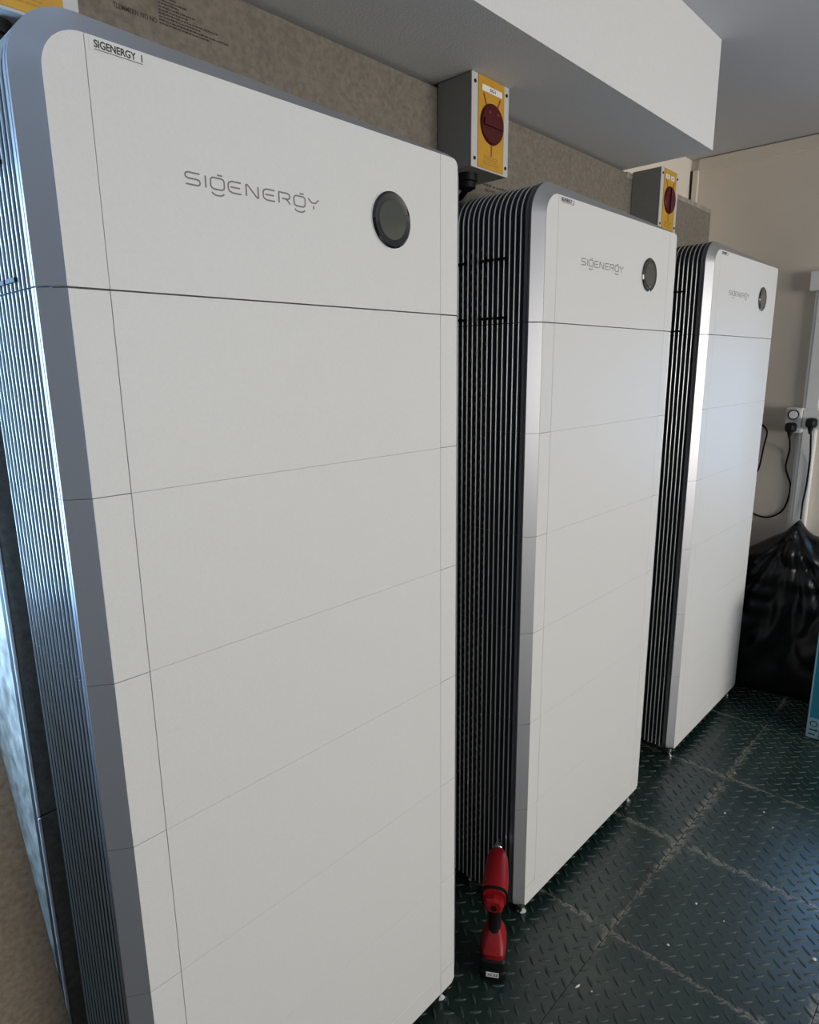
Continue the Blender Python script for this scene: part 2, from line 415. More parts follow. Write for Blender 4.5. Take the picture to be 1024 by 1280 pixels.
# shared meshes of a battery module (local z 0..BH)
def side_pair(x_in, x_out): return None
m_core = me_from(B(-A+0.018, W+A-0.018, 0.012, DEPTH-0.004, G*0.4, BH-G*0.4), 'core', M_core)
m_panel = me_from(B(SV+0.0004, W-SV-0.0004, 0.0, 0.011, 0.00015, BH-0.00015, bev=0.0003), 'front_panel', M_front)
m_coverL = me_from(B(0.0, SV-0.0004, 0.0, 0.011, G, BH-G, bev=0.0005), 'end_cover', M_front)
m_coverR = me_from(B(W-SV+0.0004, W, 0.0, 0.011, G, BH-G, bev=0.0005), 'end_cover', M_front)
def fin_bm(outer, inner):
    bm = bmesh.new()
    L_ = [[bm.verts.new((x, y, z)) for x, z in o] for o, y in ((inner, -0.0019), (outer, -0.0006), (outer, 0.0006), (inner, 0.0019))]
    n = len(outer)
    for a, b in zip(L_, L_[1:]):
        for k in range(n): bm.faces.new((a[k], a[(k+1) % n], b[(k+1) % n], b[k]))
    bm.faces.new(L_[0][::-1]); bm.faces.new(L_[-1])
    return bm
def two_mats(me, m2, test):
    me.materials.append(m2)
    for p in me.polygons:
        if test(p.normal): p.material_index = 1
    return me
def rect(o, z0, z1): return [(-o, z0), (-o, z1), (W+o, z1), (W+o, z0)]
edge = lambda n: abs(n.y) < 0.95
def band_piece(sgn, z0, z1):
    """side trim: chamfer + narrow side return with a shadow groove"""
    bm = bmesh.new()
    X = lambda o: -o if sgn < 0 else W+o
    prof = [(0.0, 0.0008), (A, CH), (A, 0.0275), (A-0.004, 0.0275), (A-0.004, 0.0305), (A, 0.0305), (A, 0.0385), (0.004, 0.0385), (0.004, 0.0115)]
    a = [bm.verts.new((X(o), y, z0)) for o, y in prof]; b = [bm.verts.new((X(o), y, z1)) for o, y in prof]
    n = len(prof)
    for i in range(n): bm.faces.new((a[i], a[(i+1) % n], b[(i+1) % n], b[i]))
    bm.faces.new(a); bm.faces.new(b)
    return bm
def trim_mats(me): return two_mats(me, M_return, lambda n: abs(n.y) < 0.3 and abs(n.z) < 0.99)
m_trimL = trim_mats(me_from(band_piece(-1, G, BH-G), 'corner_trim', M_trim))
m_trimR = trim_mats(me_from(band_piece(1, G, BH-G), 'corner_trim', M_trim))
m_fin = two_mats(me_from(fin_bm(rect(A, G, BH-G), rect(A-0.0018, G, BH-G)), 'cooling_fin', M_finshade), M_finglint, edge)
def slots_mesh(z0, z1):
    bm = bmesh.new()
    for k in range(6, NF-1):
        y = (FY[k]+FY[k+1])/2; z = z0+0.012+(k % 2)*0.012
        while z < z1-0.018:
            for x in (-A+0.018, W+A-0.018):
                s = -1 if x < W/2 else 1
                box(bm, min(x, x+s*0.011), max(x, x+s*0.011), y-0.0028, y+0.0028, z, z+0.009)
            z += 0.026
    return bm
m_slots = me_from(slots_mesh(0, BH), 'vent_louvres', mat('louvre_grey', (0.22, 0.22, 0.22), 0.5, metal=0.4))

def module_parts(parent, first):
    obj('front_panel', m_panel, None, parent)
    obj('end_cover', m_coverL, None, parent); obj('end_cover', m_coverR, None, parent)
    obj('corner_trim', m_trimL, None, parent); obj('corner_trim', m_trimR, None, parent)
    for y in FY: obj('cooling_fin', m_fin, None, parent, (0, y, 0))
    obj('vent_louvres', m_slots, None, parent)['kind'] = 'stuff'

# --- controller meshes (local z from 0 = seam)
HC = HT-ZT
def poly_obj(poly, y0, y1): return prism_y(bmesh.new(), poly, y0, y1)
in_u = u_outline(0, 0.002, HC, RC)
def clip_front(x0, x1):
    """part of the rounded front outline between two x"""
    top = [(x, z) for x, z in in_u[1:-1] if x0-1e-6 <= x <= x1+1e-6]
    poly = [(x0, 0.002)]
    def ztop(x):
        pts = in_u[1:-1]
        for (xa, za), (xb, zb) in zip(pts, pts[1:]):
            if min(xa, xb) <= x <= max(xa, xb) and abs(xb-xa) > 1e-9: return za+(zb-za)*(x-xa)/(xb-xa)
        return HC
    if not top or abs(top[0][0]-x0) > 1e-5: poly.append((x0, ztop(x0)))
    poly += top
    if not top or abs(top[-1][0]-x1) > 1e-5: poly.append((x1, ztop(x1)))
    poly.append((x1, 0.002))
    return poly
k_core = me_from(poly_obj(u_outline(A-0.018, 0.0008, HC, RC), 0.012, DEPTH-0.004), 'controller_core', M_core)
k_panel = me_from(poly_obj(clip_front(SV+0.0004, W-SV-0.0004), 0.0, 0.011), 'front_panel', M_front)
k_cL = me_from(poly_obj(clip_front(0.0, SV-0.0004), 0.0, 0.011), 'end_cover', M_front)
k_cR = me_from(poly_obj(clip_front(W-SV+0.0004, W), 0.0, 0.011), 'end_cover', M_front)
def k_trim_bm():
    bm = bmesh.new()
    prof = [(0.0, 0.0008), (A, CH), (A, 0.0275), (A-0.004, 0.0275), (A-0.004, 0.0305), (A, 0.0305), (A, 0.0385), (0.004, 0.0385), (0.004, 0.0115)]
    loops = []
    for o, y in prof:
        loops.append([bm.verts.new((x, y, z)) for x, z in u_outline(o, 0.002, HC, RC)])
    n = len(loops)
    for i in range(n):
        s, t = loops[i], loops[(i+1) % n]
        for k in range(len(s)-1): bm.faces.new((s[k], s[k+1], t[k+1], t[k]))
    for e in (0, -1): bm.faces.new([l[e] for l in loops])
    return bm
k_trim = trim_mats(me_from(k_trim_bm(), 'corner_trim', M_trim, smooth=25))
k_fin = two_mats(me_from(fin_bm(u_outline(A, 0.002, HC, RC), u_outline(A-0.0018, 0.002, HC, RC)), 'cooling_fin', M_finshade), M_finglint, edge)
k_slots = me_from(slots_mesh(0, HC-0.09), 'vent_louvres', m_slots.materials[0])
# display
DX, DZ, DR = 0.5775, 1.897-ZT, 0.0485
bm = bmesh.new()
a, b = disc(bm, (DX, DZ), None, DR, DR, -0.0002, -0.0035); c, d = disc(bm, (DX, DZ), None, DR, DR*0.93, -0.0035, -0.0058)
e, f = disc(bm, (DX, DZ), None, DR*0.93, DR*0.74, -0.0058, -0.0040)
bm.faces.new(a); bm.faces.new(f)
bmesh.ops.remove_doubles(bm, verts=bm.verts, dist=1e-6)
k_bezel = me_from(bm, 'display_bezel', M_blackgloss, smooth=30)
bm = bmesh.new(); a, b = disc(bm, (DX, DZ), None, DR*0.72, DR*0.70, -0.0041, -0.0052); bm.faces.new(a); bm.faces.new(b)
k_screen = me_from(bm, 'display_screen', M_screen, smooth=30)
bm = bmesh.new(); a, b = disc(bm, (DX, DZ), None, DR*1.035, DR*1.035, -0.0001, -0.0012); bm.faces.new(a); bm.faces.new(b)
k_ring = me_from(bm, 'display_ring', mat('display_rim_white', (0.8, 0.8, 0.78), 0.3), smooth=30)
# logo strokes
def logo_bm():
    bm = bmesh.new()
    S = [[(1,1),(.18,1),(.04,.92),(0,.8),(0,.68),(.05,.56),(.2,.5),(.8,.5),(.95,.44),(1,.32),(1,.18),(.95,.06),(.82,0),(0,0)]]
    I = [[(0,0),(0,1)]]
    Gg = [[(.16,1),(.84,1),(.96,.9),(1,.75),(1,.3),(.94,.12),(.8,.02),(.2,.02),(.05,.12),(0,.3),(0,.75),(.05,.9),(.16,1)],
          [(.52,1.26),(.88,1.26)], [(.04,-.28),(.16,-.42),(.34,-.5),(.66,-.5),(.84,-.42),(.96,-.28)]]
    E = [[(1,1),(.3,1),(.08,.88),(0,.7),(0,.3),(.08,.12),(.3,0),(1,0)], [(.18,.5),(.92,.5)]]
    N = [[(0,0),(0,1),(.12,1),(.88,0),(1,0),(1,1)]]
    Rr = [[(0,0),(0,1),(.8,1),(.95,.92),(1,.75),(.95,.55),(.8,.46),(.3,.46)], [(.62,.46),(.8,.3),(1,0)]]
    Y = [[(0,1),(.32,.62),(.68,.62),(1,1)], [(.5,.34),(.5,0)]]
    z0, h = 1.8885-ZT, 0.0155
    for g, x0, x1 in ((S,.173,.195),(I,.204,.2041),(Gg,.212,.234),(E,.2405,.262),(N,.271,.292),(E,.301,.322),(Rr,.330,.351),(Gg,.359,.381),(Y,.3875,.409)):
        for st in g: ribbon(bm, [(x0+(x1-x0)*x, z0+h*z) for x, z in st], 0.0021, -0.0001, 0.0004)
    return bm
k_logo = me_from(logo_bm(), 'logo', M_logo)
# fin clips: black bars laid across the fins, both sides, two heights
def clip_bm(ln):
    bm = bmesh.new()
    box(bm, -0.010, 0.0035, 0, ln, -0.003, 0.003, bev=0.0006)
    return bm
CLIPS = [(y0, me_from(clip_bm(y1-y0), 'fin_clip', M_rubber)) for y0, y1 in ((0.086, 0.124), (0.130, 0.170), (0.212, 0.250))]
# base unit (absolute z -> local with origin at z=0)
ZU = 0.056
b_core = me_from(B(-A+0.018, W+A-0.018, 0.012, DEPTH-0.004, ZU+0.004, ZB-0.0005), 'base_core', M_core)
def base_outline(off, r):
    x0, x1, zb = -off, W+off, ZU - off*0.0
    rr = r
    return [(x0, ZB-G)] + arc(x0+rr, zb+rr, rr, PI, PI*1.5, 6) + arc(x1-rr, zb+rr, rr, PI*1.5, PI*2, 6) + [(x1, ZB-G)]
def b_trim_bm():
    bm = bmesh.new()
    prof = [(0.0, 0.0008), (A, CH), (A, 0.0275), (A-0.004, 0.0275), (A-0.004, 0.0305), (A, 0.0305), (A, 0.0385), (0.004, 0.0385), (0.004, 0.0115)]
    loops = [[bm.verts.new((x, y, z+(0.004 if o < 0.01 else 0.0))) for x, z in base_outline(o, 0.006+o*0.75)] for o, y in prof]
    for i in range(len(loops)):
        s, t = loops[i], loops[(i+1) % len(loops)]
        for k in range(len(s)-1): bm.faces.new((s[k], s[k+1], t[k+1], t[k]))
    for e in (0, -1): bm.faces.new([l[e] for l in loops])
    return bm
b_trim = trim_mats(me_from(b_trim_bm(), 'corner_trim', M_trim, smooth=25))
b_panel = me_from(B(SV+0.0004, W-SV-0.0004, 0.0, 0.011, ZU, ZB-G, bev=0.0005), 'front_panel', M_front)
b_cL = me_from(poly_obj([(0.0, ZB-G), (0.0, ZU+0.006), (0.006, ZU), (SV-0.0004, ZU), (SV-0.0004, ZB-G)], 0.0, 0.011), 'end_cover', M_front)
b_cR = me_from(poly_obj([(W, ZB-G), (W, ZU+0.010), (W-0.010, ZU), (W-SV+0.0004, ZU), (W-SV+0.0004, ZB-G)], 0.0, 0.011), 'end_cover', M_front)
b_fin = two_mats(me_from(fin_bm(rect(A, ZU+0.010, ZB-G), rect(A-0.0018, ZU+0.010, ZB-G)), 'cooling_fin', M_finshade), M_finglint, edge)
def foot_bm():
    bm = bmesh.new()
    rs = [(0.0, 0.017), (0.005, 0.017), (0.010, 0.011), (0.012, 0.008), (0.020, 0.008), (0.022, 0.013), (0.036, 0.013), (0.038, 0.008), (ZU+0.006, 0.008)]
    loft(bm, [sring((0, 0, z), (1, 0, 0), (0, 1, 0), r, r, 2, 16) for z, r in rs])
    return bm
m_foot = me_from(foot_bm(), 'levelling_foot', M_chrome, smooth=35)

def make_cabinet(x, label, number):
    t = thing('battery_cabinet', label, 'battery cabinet', (x, 0, 0), group='white battery cabinets along the wall')
    cu = obj('controller_unit', k_core, None, t, (0, 0, ZT))
    obj('front_panel', k_panel, None, cu); obj('end_cover', k_cL, None, cu); obj('end_cover', k_cR, None, cu)
    obj('corner_trim', k_trim, None, cu)
    for y in FY: obj('cooling_fin', k_fin, None, cu, (0, y, 0))
    obj('vent_louvres', k_slots, None, cu)['kind'] = 'stuff'
    obj('display_ring', k_ring, None, cu); obj('display_bezel', k_bezel, None, cu); obj('display_screen', k_screen, None, cu)
    obj('logo', k_logo, None, cu)
    for cz in (1.753-ZT, 1.893-ZT):
        for cy, cme in CLIPS:
            obj('fin_clip', cme, None, cu, (W+A, cy, cz))
            q = obj('fin_clip', cme, None, cu, (-A, cy, cz)); q.scale = (-1, 1, 1)
    st = obj('name_sticker', B(0.058, 0.130, -0.0004, -0.0001, 2.0195-ZT, 2.0335-ZT), M_front, cu)
    me = fit_text(text_mesh('SIGENERGY  %d' % number, 0.02, M_ink, 'sticker_text'), 0.064, 0.125, 2.0235-ZT, 2.0322-ZT, -0.0006)
    obj('sticker_text', me, None, cu)
    obj('sticker_underline', B(0.064, 0.125, -0.0008, -0.0004, 2.0212-ZT, 2.0219-ZT), M_ink, cu)
    for k in range(6):
        mo = obj('battery_module', m_core, None, t, (0, 0, ZB+BH*k))
        module_parts(mo, False)
    bu = obj('base_unit', b_core, None, t)
    obj('front_panel', b_panel, None, bu); obj('end_cover', b_cL, None, bu); obj('end_cover', b_cR, None, bu); obj('corner_trim', b_trim, None, bu)
    for y in FY: obj('cooling_fin', b_fin, None, bu, (0, y, 0))
    for fx, fy in ((0.030, 0.030), (W-0.024, 0.030), (0.030, DEPTH-0.04), (W-0.024, DEPTH-0.04)):
        obj('levelling_foot', m_foot, None, t, (fx, fy, 0.001))
    return t
make_cabinet(0.0, 'nearest and largest white battery cabinet, at left, with bluish light on its fins', 1)
make_cabinet(1.0987, 'middle white battery cabinet, behind the red cordless tool, dark fins facing the nearest cabinet', 2)
make_cabinet(2.2143, 'farthest and smallest white battery cabinet, next to the black rubbish bag', 3)

# ------------------------------------------------------------------ isolator switches
def make_switch(x, label, papers):
    x1, y0, y1, z0, z1 = x+0.153, 0.190, 0.2995, 2.117, 2.3265
    t = thing('isolator_switch', label, 'switch', (x, 0.2995, 2.117), group='isolator switches on the chipboard')
    ox, oy, oz = x, 0.2995, 2.117
    def p(name, bm, m, **k):
        for v in bm.verts: v.co -= Vector((ox, oy, oz))
        return obj(name, bm, m, t, **k)
    p('housing', B(x, x1, y0+0.004, y1, z0, z1, bev=0.002), M_greybox)
    p('lid', B(x-0.0004, x1+0.0004, y0, y0+0.0038, z0-0.0005, z1+0.0005, bev=0.0008), M_greylid)
    # side seam of the folded housing
    xa, xb = x+0.024, x+0.131
    p('yellow_plate', B(xa, xb, y0-0.0016, y0-0.0001, z0+0.003, z1-0.001), M_yellow)
    cx, cz = (xa+xb)/2+0.001, z0+0.108
    R0 = 0.047
    bm = bmesh.new()
    a, b = disc(bm, (cx, cz), None, R0, R0*0.97, y0-0.0017, y0-0.006); bm.faces.new(a)
    c, d = disc(bm, (cx, cz), None, R0*0.97, R0*0.92, y0-0.006, y0-0.008); bm.faces.new(d)
    bmesh.ops.remove_doubles(bm, verts=bm.verts, dist=1e-6)
    p('rotary_knob', bm, M_redknob, smooth=30)
    if len(papers) == 2: g = B(cx-0.006, cx+0.006, y0-0.0125, y0-0.0078, cz-R0*0.86, cz+R0*0.86, bev=0.002, seg=2)
    else: g = B(cx-R0*0.84, cx+R0*0.80, y0-0.0125, y0-0.0078, cz-0.008, cz+0.008, bev=0.002, seg=2)
    p('knob_grip', g, M_redknob)
    for sx, sz in ((-0.016, 0.024), (0.016, 0.024)):
        bm = bmesh.new(); a, b = disc(bm, (cx+sx, cz+sz), None, 0.004, 0.0035, y0-0.0079, y0-0.0095, n=12); bm.faces.new(a); bm.faces.new(b)
        p('knob_rivet', bm, M_redline)
    for k, ang in enumerate((PI/2+0.50, PI/2-0.50, -PI/2)):
        dx, dz = math.cos(ang), math.sin(ang)
        bm = bmesh.new(); ribbon(bm, [(cx+dx*0.046, cz+dz*0.046), (cx+dx*0.073, cz+dz*0.073)], 0.0048 if k < 2 else 0.004, y0-0.0017, 0.0005)
        p('position_mark', bm, M_redline)
    for sx, wd in papers:
        p('paper_tag', B(x+sx, x+sx+wd, y0-0.0024, y0-0.0017, z1-0.033, z1-0.019), M_sticker)
        bm = fit_text(text_mesh('SG%d' % len(papers), 0.02, M_fadeink, 'tag_text'), x+sx+wd*0.38, x+sx+wd*0.66, z1-0.0295, z1-0.0225, y0-0.0025)
        for v in bm.vertices: v.co -= Vector((ox, oy, oz))
        obj('tag_text', bm, None, t)
    for sx in (0.012, 0.142):
        for sz in (0.020, 0.190):
            bm = bmesh.new(); a, b = disc(bm, (x+sx, z0+sz), None, 0.0045, 0.0038, y0-0.0001, y0-0.002, n=12); bm.faces.new(a); bm.faces.new(b)
            p('lid_screw', bm, M_black)
    # fine print under and above the knob
    bm = bmesh.new(); rnd = random.Random(5)
    for i in range(4):
        q = xa+0.022
        while q < xb-0.028:
            w = rnd.uniform(0.003, 0.008); box(bm, q, q+w, y0-0.0019, y0-0.0016, z0+0.014+i*0.0055, z0+0.0168+i*0.0055); q += w+0.0015
    o = p('fine_print', bm, mat('brown_print', (0.40, 0.21, 0.015), 0.6)); o['kind'] = 'stuff'
    # gland and conduit tail
    bm = bmesh.new(); gx, gy = x+0.052, 0.245
    rs = [(z0, 0.026), (z0-0.018, 0.026), (z0-0.020, 0.022), (z0-0.034, 0.022), (z0-0.038, 0.013), (z0-0.040, 0.012)]
    loft(bm, [sring((gx, gy, z), (1, 0, 0), (0, 1, 0), r, r, 2.3, 12) for z, r in rs])
    p('cable_gland', bm, M_black, smooth=40)
    bm = bmesh.new(); tube(bm, spline([(gx, gy, z0-0.035), (gx, gy+0.010, z0-0.043), (gx+0.005, 0.270, z0-0.049), (gx+0.01, 0.2985, z0-0.0505)], 5), 0.008, 10)
    p('cable_tail', bm, M_rubber, smooth=50)
    return t
make_switch(-0.022, 'grey switch box with yellow plate, cut off at the top left corner', [(0.04, 0.07)])
make_switch(1.053, 'grey switch box with yellow plate and red knob between nearest and middle cabinets', [(0.038, 0.082)])
make_switch(2.152, 'grey switch box with yellow plate and red knob under the bulkhead end', [(0.034, 0.034), (0.080, 0.030)])

# ------------------------------------------------------------------ chipboard sheet leaning at the left
t = math.atan(0.068)
bm = B(-0.62, 0.0, 0.0, 0.018, 0.0, 1.22, bev=0.0012)
o = obj('chipboard_sheet', bm, M_brown, loc=(-0.0245, 0.279, 0.043))
o.rotation_euler = (0, -t, 0)
tag(o, 'brown chipboard sheet leaning at the lower left edge beside the nearest cabinet', 'board')

# ------------------------------------------------------------------ cordless tool
H = Vector((0.845, 0.534, 0.0)).normalized(); S = Vector((-H.y, H.x, 0)); U = Vector((0, 0, 1))
T0 = Vector((0.915, -0.022, 0.0))
tool = thing('cordless_driver', 'red and black cordless driver standing on its battery on the floor between cabinets', 'power tool', tuple(T0))
def TP(f, s, z): return H*f+S*s+U*z
def tp(name, bm, m, **k): return obj(name, bm, m, tool, **k)
bm = bmesh.new()   # battery
loft(bm, [sring(TP(0.006, 0, z), H, S, a, b, 6, 24) for z, a, b in ((0.002, .052, .034), (0.006, .056, .037), (0.030, .057, .038), (0.033, .054, .036), (0.038, .057, .038), (0.062, .055, .037), (0.068, .050, .033))])
tp('battery', bm, M_black, smooth=30)
lab = text_mesh('XC 5.0', 0.02, M_ink, 'battery_text')
bm = bmesh.new(); box(bm, -0.017, 0.017, -0.0012, 0.0, 0.0, 0.015)
rot = Matrix((S*-1, H, U)).transposed().to_4x4()   # x->-S (right when seen from behind), y->H, z->U
for v in bm.verts: v.co = rot @ v.co + TP(-0.0515, 0, 0.020)
tp('battery_label', bm, M_sticker)
fit_text(lab, -0.014, 0.014, 0.0038, 0.0112, -0.0013)
for v in lab.vertices: v.co = rot @ v.co + TP(-0.0515, 0, 0.020)
obj('battery_text', lab, None, tool)
bm = bmesh.new()   # red foot above the battery
loft(bm, [sring(TP(f, 0, z), H, S, a, b, 4, 24) for z, f, a, b in ((0.0685, .004, .050, .033), (0.085, .004, .052, .034), (0.102, .008, .044, .030), (0.118, .014, .030, .022), (0.128, .018, .024, .018))])
tp('foot_housing', bm, M_redtool, smooth=35)
bm = bmesh.new()   # handle
loft(bm, [sring(TP(f, 0, z), H, S, a, b, 2.6, 20) for z, f, a, b in ((0.112, .010, .026, .019), (0.135, .014, .022, .017), (0.165, .012, .021, .017), (0.195, .006, .023, .018), (0.222, .000, .030, .021), (0.240, .002, .034, .022))])
tp('handle', bm, M_black, smooth=40)
bm = bmesh.new()   # trigger
loft(bm, [sring(TP(f, 0, z), H, S, a, b, 3, 14) for z, f, a, b in ((0.180, .034, .008, .008), (0.195, .038, .012, .010), (0.215, .040, .014, .010), (0.228, .038, .012, .010))])
tp('trigger', bm, M_redtool, smooth=40)
ax = (H+U*0.10).normalized(); up = (U-ax*U.dot(ax)).normalized()
hc = TP(0.0, 0, 0.252)
bm = bmesh.new()   # motor housing, big red body from the back to the nose
loft(bm, [sring(hc+ax*f+up*dz, S, up, a, b, 2.8, 28) for f, dz, a, b in ((-0.030, 0, .0305, .031), (-0.022, 0, .034, .034), (0.030, 0, .035, .035), (0.060, 0, .033, .034), (0.095, 0.001, .030, .031), (0.115, 0.001, .024, .025), (0.128, 0.001, .017, .018))])
tp('motor_housing', bm, M_redtool, smooth=35)
bm = bmesh.new()   # rear cap
loft(bm, [sring(hc+ax*f-up*0.010, S, up, a, b, 3.0, 8) for f, a, b in ((-0.030, .027, .026), (-0.042, .026, .025), (-0.048, .019, .018))])
tp('rear_cap', bm, M_redtool)
bm = bmesh.new(); loft(bm, [sring(hc+ax*f-up*0.013, S, up, .008, .009, 2, 14) for f in (-0.044, -0.0495)])
tp('rear_vent', bm, M_black)
bm = bmesh.new(); loft(bm, [sring(hc+ax*f+up*dz, S, up, a, b, 3.2, 20) for f, dz, a, b in ((-0.028, 0.0, .0355, .0365), (-0.022, 0, .0358, .0368))])
tp('rubber_ring', bm, M_rubber, smooth=35)
bm = bmesh.new()   # steel nose + square anvil
loft(bm, [sring(hc+ax*f+up*0.001, S, up, r, r, 2, 18) for f, r in ((0.124, .0155), (0.130, .0150), (0.136, .0110), (0.138, .0130), (0.148, .0130), (0.150, .0080), (0.168, .0075))])
tp('chuck', bm, M_chrome, smooth=35)

# ------------------------------------------------------------------ far wall fittings
def cable(name, pts, r, parent=None):
    bm = bmesh.new(); tube(bm, spline(pts, 6), r, 8); return obj(name, bm, M_rubber, parent, smooth=60)
# vertical trunking, accessory box above it, and pipes below the sockets
t = thing('cable_trunking', 'white vertical plastic trunking on the far wall above and below the sockets', 'trunking', (XR, -0.12, 0.60))
def pp(name, bm, m, t, **k):
    for v in bm.verts: v.co -= t.location
    return obj(name, bm, m, t, **k)
pp('trunking_channel', B(XR-0.028, XR, -0.150, -0.078, 0.60, 1.96, bev=0.002), M_upvc, t)
pp('trunking_cover', B(XR-0.033, XR-0.0285, -0.146, -0.092, 0.60, 1.96, bev=0.0015), M_upvc, t)
pp('side_channel', B(XR-0.018, XR, -0.0765, -0.066, 0.60, 1.36, bev=0.002), M_upvc, t)
t = thing('junction_box', 'small white junction box at the top of the far wall trunking', 'junction box', (XR, -0.11, 1.962))
pp('box_body', B(XR-0.045, XR, -0.165, -0.052, 1.962, 2.050, bev=0.004), M_upvc, t)
pp('box_lid', B(XR-0.050, XR-0.0455, -0.163, -0.054, 1.964, 2.048, bev=0.002), M_upvc, t)
t = thing('wall_socket', 'white double wall socket with two black plugs on the far wall', 'socket', (XR-0.033, -0.12, 1.335))
pp('back_box', B(XR-0.064, XR-0.0335, -0.24, -0.094, 1.325, 1.412, bev=0.003), M_upvc, t)
pp('face_plate', B(XR-0.070, XR-0.0645, -0.243, -0.094, 1.322, 1.415, bev=0.002), M_upvc, t)
# plug-in timer
t = thing('plug_in_timer', 'white plug-in timer with round dial, holding a black plug', 'timer', (XR-0.001, -0.05, 1.30))
pp('timer_body', B(XR-0.075, XR-0.001, -0.092, -0.020, 1.300, 1.420, bev=0.006, seg=2), M_upvc, t)
def disc_x(c, r0, r1, x0, x1, n=28):
    bm = bmesh.new()
    loft(bm, [[(x, c[0]+r*math.cos(2*PI*k/n), c[1]+r*math.sin(2*PI*k/n)) for k in range(n)] for x, r in ((x0, r0), (x1, r1))])
    return bm
pp('dial_ring', disc_x((-0.056, 1.388), 0.030, 0.029, XR-0.0755, XR-0.084), M_greylid, t, smooth=40)
pp('dial_groove', disc_x((-0.056, 1.388), 0.0245, 0.0245, XR-0.0842, XR-0.0852), M_black, t)
pp('dial_knob', disc_x((-0.056, 1.388), 0.019, 0.018, XR-0.0853, XR-0.091), M_upvc, t, smooth=40)
def plug(cy, cz, x1, label, pts, side):
    t = thing('power_plug', label, 'plug', (x1, cy, cz))
    bm = bmesh.new(); Yv, Zv = Vector((0, 1, 0)), Vector((0, 0, 1))
    loft(bm, [sring((dx, 0, dz), Yv, Zv, a, b, 3.4, 20) for dx, dz, a, b in ((-0.0003, 0, .025, .024), (-0.012, 0, .025, .024), (-0.020, 0.001, .023, .022), (-0.034, 0.000, .018, .019), (-0.040, 0.000, .012, .013))])
    obj('plug_body', bm, M_black, t, smooth=40)
    bm = bmesh.new()
    loft(bm, [sring((-0.014, 0, z), (1, 0, 0), Yv, r, r*1.1, 2, 14) for z, r in ((-0.020, .011), (-0.030, .010), (-0.040, .007), (-0.052, .0055))])
    obj('strain_relief', bm, M_black, t, smooth=40)
    cable('cord', [(p[0]-x1, p[1]-cy, p[2]-cz) for p in pts], 0.0042, t)
    return t
x1 = XR-0.0755
tplug = plug(-0.050, 1.326, x1, 'black plug in the white timer, its cord looping behind the farthest cabinet',
     [(x1-0.014, -0.051, 1.28), (x1+0.01, -0.050, 1.25), (XR-0.02, -0.041, 1.205), (XR-0.008, -0.030, 1.126), (XR-0.008, -0.044, 1.078), (XR-0.008, -0.061, 1.031), (XR-0.008, -0.056, 0.953), (XR-0.010, -0.032, 0.891), (XR-0.012, 0.025, 0.854), (XR-0.012, 0.092, 0.863), (XR-0.012, 0.18, 0.90)], 1)
x2 = XR-0.0705
plug(-0.135, 1.352, x2, 'black plug in the socket at the right, its cord going down to the rubbish bag',
     [(x2-0.014, -0.139, 1.306), (x2-0.008, -0.141, 1.27), (XR-0.045, -0.140, 1.176), (XR-0.040, -0.138, 1.052), (XR-0.040, -0.131, 0.955), (XR-0.045, -0.132, 0.872)], 1)
cable('cord', [(p[0]-x1, p[1]+0.050, p[2]-1.326) for p in ((XR-0.012, 0.16, 1.31), (XR-0.012, 0.12, 1.33), (XR-0.012, 0.097, 1.327), (XR-0.012, 0.071, 1.292), (XR-0.012, 0.079, 1.22), (XR-0.012, 0.086, 1.144), (XR-0.012, 0.095, 1.093), (XR-0.012, 0.12, 1.05), (XR-0.012, 0.16, 1.02))], 0.0042, tplug)

# ------------------------------------------------------------------ rubbish bag
def bag_bm():
    bm = bmesh.new(); NY, NT = 110, 64
    y_a, y_b = 0.30, -1.00
    def Hh(y):
        pts = [(0.30, .50), (0.18, .64), (0.089, .690), (0.0, .755), (-0.07, .80), (-0.125, .868), (-0.135, .868), (-0.165, .825), (-0.20, .800), (-0.35, .78), (-0.6, .72), (-0.85, .50), (-1.0, .30)]
        for (ya, ha), (yb, hb) in zip(pts, pts[1:]):
            if yb <= y <= ya: return ha+(hb-ha)*(y-ya)/(yb-ya)
        return .3
    rows = []
    for i in range(NY+1):
        u = i/NY; y = y_a+(y_b-y_a)*u
        ends = min(1.0, math.sin(PI*min(max(u, 0.0), 1.0))*3.0)**0.5 if 0 < u < 1 else 0.0
        row = []
        hh = Hh(y); D = 0.205+0.03*math.sin(y*7+0.5)
        for j in range(NT+1):
            th = j/NT*PI/2
            ex = math.cos(th)**0.55; ez = math.sin(th)**0.80
            d = D*ex*(0.35+0.65*ends); z = hh*ez*(0.5+0.5*ends)
            # waist crease and long folds radiating from the knotted peak
            d -= 0.014*math.exp(-((z-0.52-0.10*(y+0.3))/0.035)**2)
            p = Vector((d*5, y*5, z*5))
            ang = math.atan2(z-0.86, -(y+0.13))
            fold = abs(noise.noise(Vector((ang*3.5, z*1.5, 3.3))))
            f2 = abs(noise.noise(p*1.5)); f3 = abs(noise.noise(p*3.7+Vector((7, 1, 2))))
            amp = min(1.0, 3.0*math.sin(th)+0.25)*min(1.0, (1.02-j/NT)*5)
            d += (0.040*fold + 0.050*f2 + 0.008*f3 - 0.03)*amp
            d = max(d, 0.004)
            row.append(bm.verts.new((XR-0.037-d, y, max(z, 0.003))))
        row.append(bm.verts.new((XR-0.036, y, max(0.003, 0.0))))
        rows.append(row)
    n = len(rows[0])
    for a, b in zip(rows, rows[1:]):
        for k in range(n): bm.faces.new((a[k], a[(k+1) % n], b[(k+1) % n], b[k]))
    bm.faces.new(rows[0][::-1]); bm.faces.new(rows[-1])
    return bm
o = obj('rubbish_bag', bag_bm(), M_bag, smooth=180)
tag(o, 'large crumpled black plastic rubbish bag slumped against the far wall', 'bag')

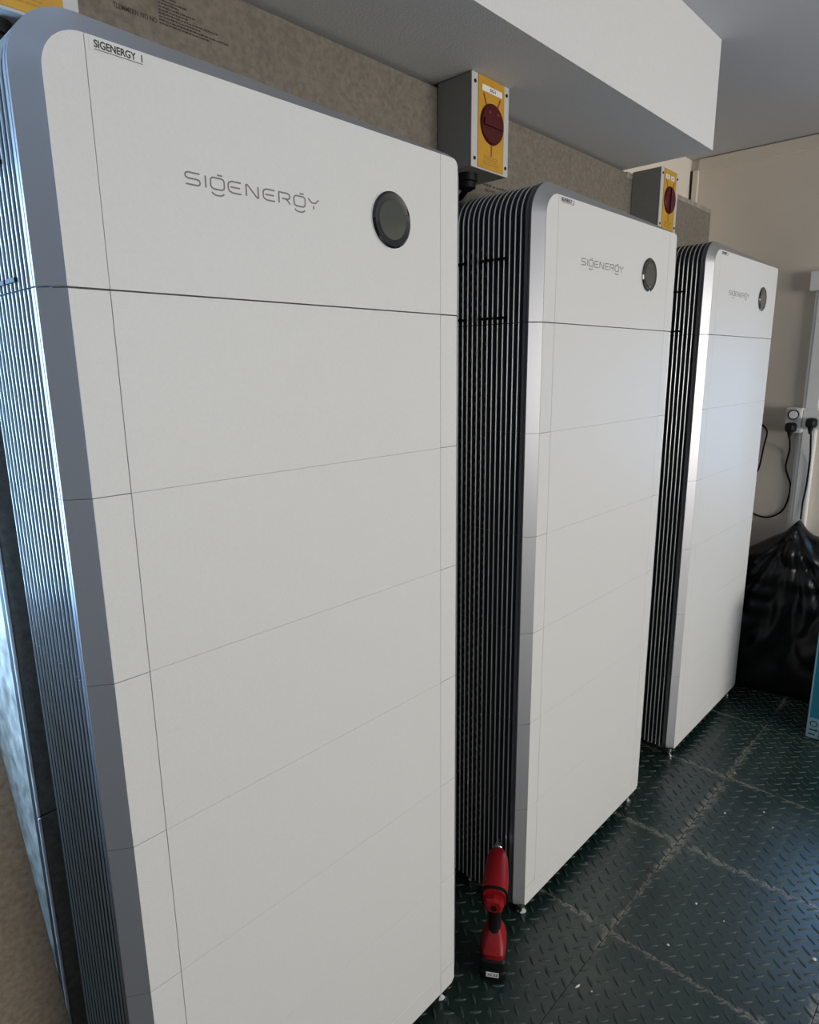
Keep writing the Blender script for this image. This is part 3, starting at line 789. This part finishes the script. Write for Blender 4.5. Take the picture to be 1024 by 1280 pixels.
# ------------------------------------------------------------------ teal carton at the right edge
ct = thing('teal_carton', 'teal printed carton standing on the green floor at the right edge', 'box', (2.800, -0.36, 0.0))
obj('carton_body', B(0.0, 0.24, -0.36, 0.0, 0.002, 0.60, bev=0.002), M_teal, ct)
obj('corner_edge', B(-0.0012, 0.0, -0.007, -0.001, 0.004, 0.598), M_tealpale, ct)
obj('printed_band', B(-0.0012, 0.0, -0.359, -0.0075, 0.004, 0.098), M_tealpale, ct)
bm = disc_x((-0.026, 0.072), 0.0145, 0.0145, -0.0022, -0.0013, 24); obj('printed_circle', bm, M_ink, ct)
bm = disc_x((-0.026, 0.072), 0.0105, 0.0105, -0.0028, -0.0023, 24); obj('printed_circle', bm, M_tealpale, ct)
bm = bmesh.new()
box(bm, -0.0022, -0.0013, -0.044, -0.012, 0.040, 0.046); box(bm, -0.0022, -0.0013, -0.040, -0.036, 0.036, 0.050); box(bm, -0.0022, -0.0013, -0.036, -0.010, 0.018, 0.025); box(bm, -0.0022, -0.0013, -0.052, -0.0495, 0.006, 0.092)
obj('printed_mark', bm, M_ink, ct)

# ------------------------------------------------------------------ crumbs on the floor
def crumb(x, y, s, long=1.0):
    bm = bmesh.new(); bmesh.ops.create_icosphere(bm, subdivisions=1, radius=s)
    rnd = random.Random(int(abs(x*1000)+abs(y*777)))
    for v in bm.verts:
        v.co = Vector((v.co.x*long*rnd.uniform(.7, 1.2), v.co.y*rnd.uniform(.7, 1.1), v.co.z*0.6*rnd.uniform(.8, 1.1)))
    mz = min(v.co.z for v in bm.verts)
    o = obj('plaster_crumb', bm, M_crumb, loc=(x, y, -mz))
    o.rotation_euler = (0, 0, rnd.uniform(0, 3))
    return o
cr = [(2.015, -0.275, .0045, 'pale plaster crumb on the floor, left one of a pair right of the middle cabinet'), (2.118, -0.380, .004, 'pale plaster crumb on the floor, nearer the teal carton than the others'),
      (2.050, -0.428, .003, 'tiny pale crumb on the floor just below the pair near the right edge'), (1.516, -0.354, .004, 'pale plaster crumb in the middle of a tile below the wide dusty joint'),
      (1.506, -0.440, .0032, 'tiny crumb beside the one in mid-tile, slightly nearer the right edge'), (1.310, -0.351, .0045, 'pale crumb on the floor close to a dusty joint below mid-floor'),
      (1.540, -0.670, .006, 'largest pale plaster crumb, at the right edge of the green floor'), (2.30, -0.22, .004, 'pale crumb beside the joint in front of the farthest cabinet'),
      (1.441, -0.02, .003, 'tiny crumb close under the front of the middle cabinet'), (1.03, -0.26, .003, 'tiny crumb at the bottom of the photo right of the driver')]
for x, y, s, lb in cr:
    tag(crumb(x, y, s), lb, 'crumb', 'plaster crumbs on the floor')
o = crumb(1.018, -0.225, .0035, 3.0); tag(o, 'thin white sliver of plaster on the floor near the driver', 'sliver')
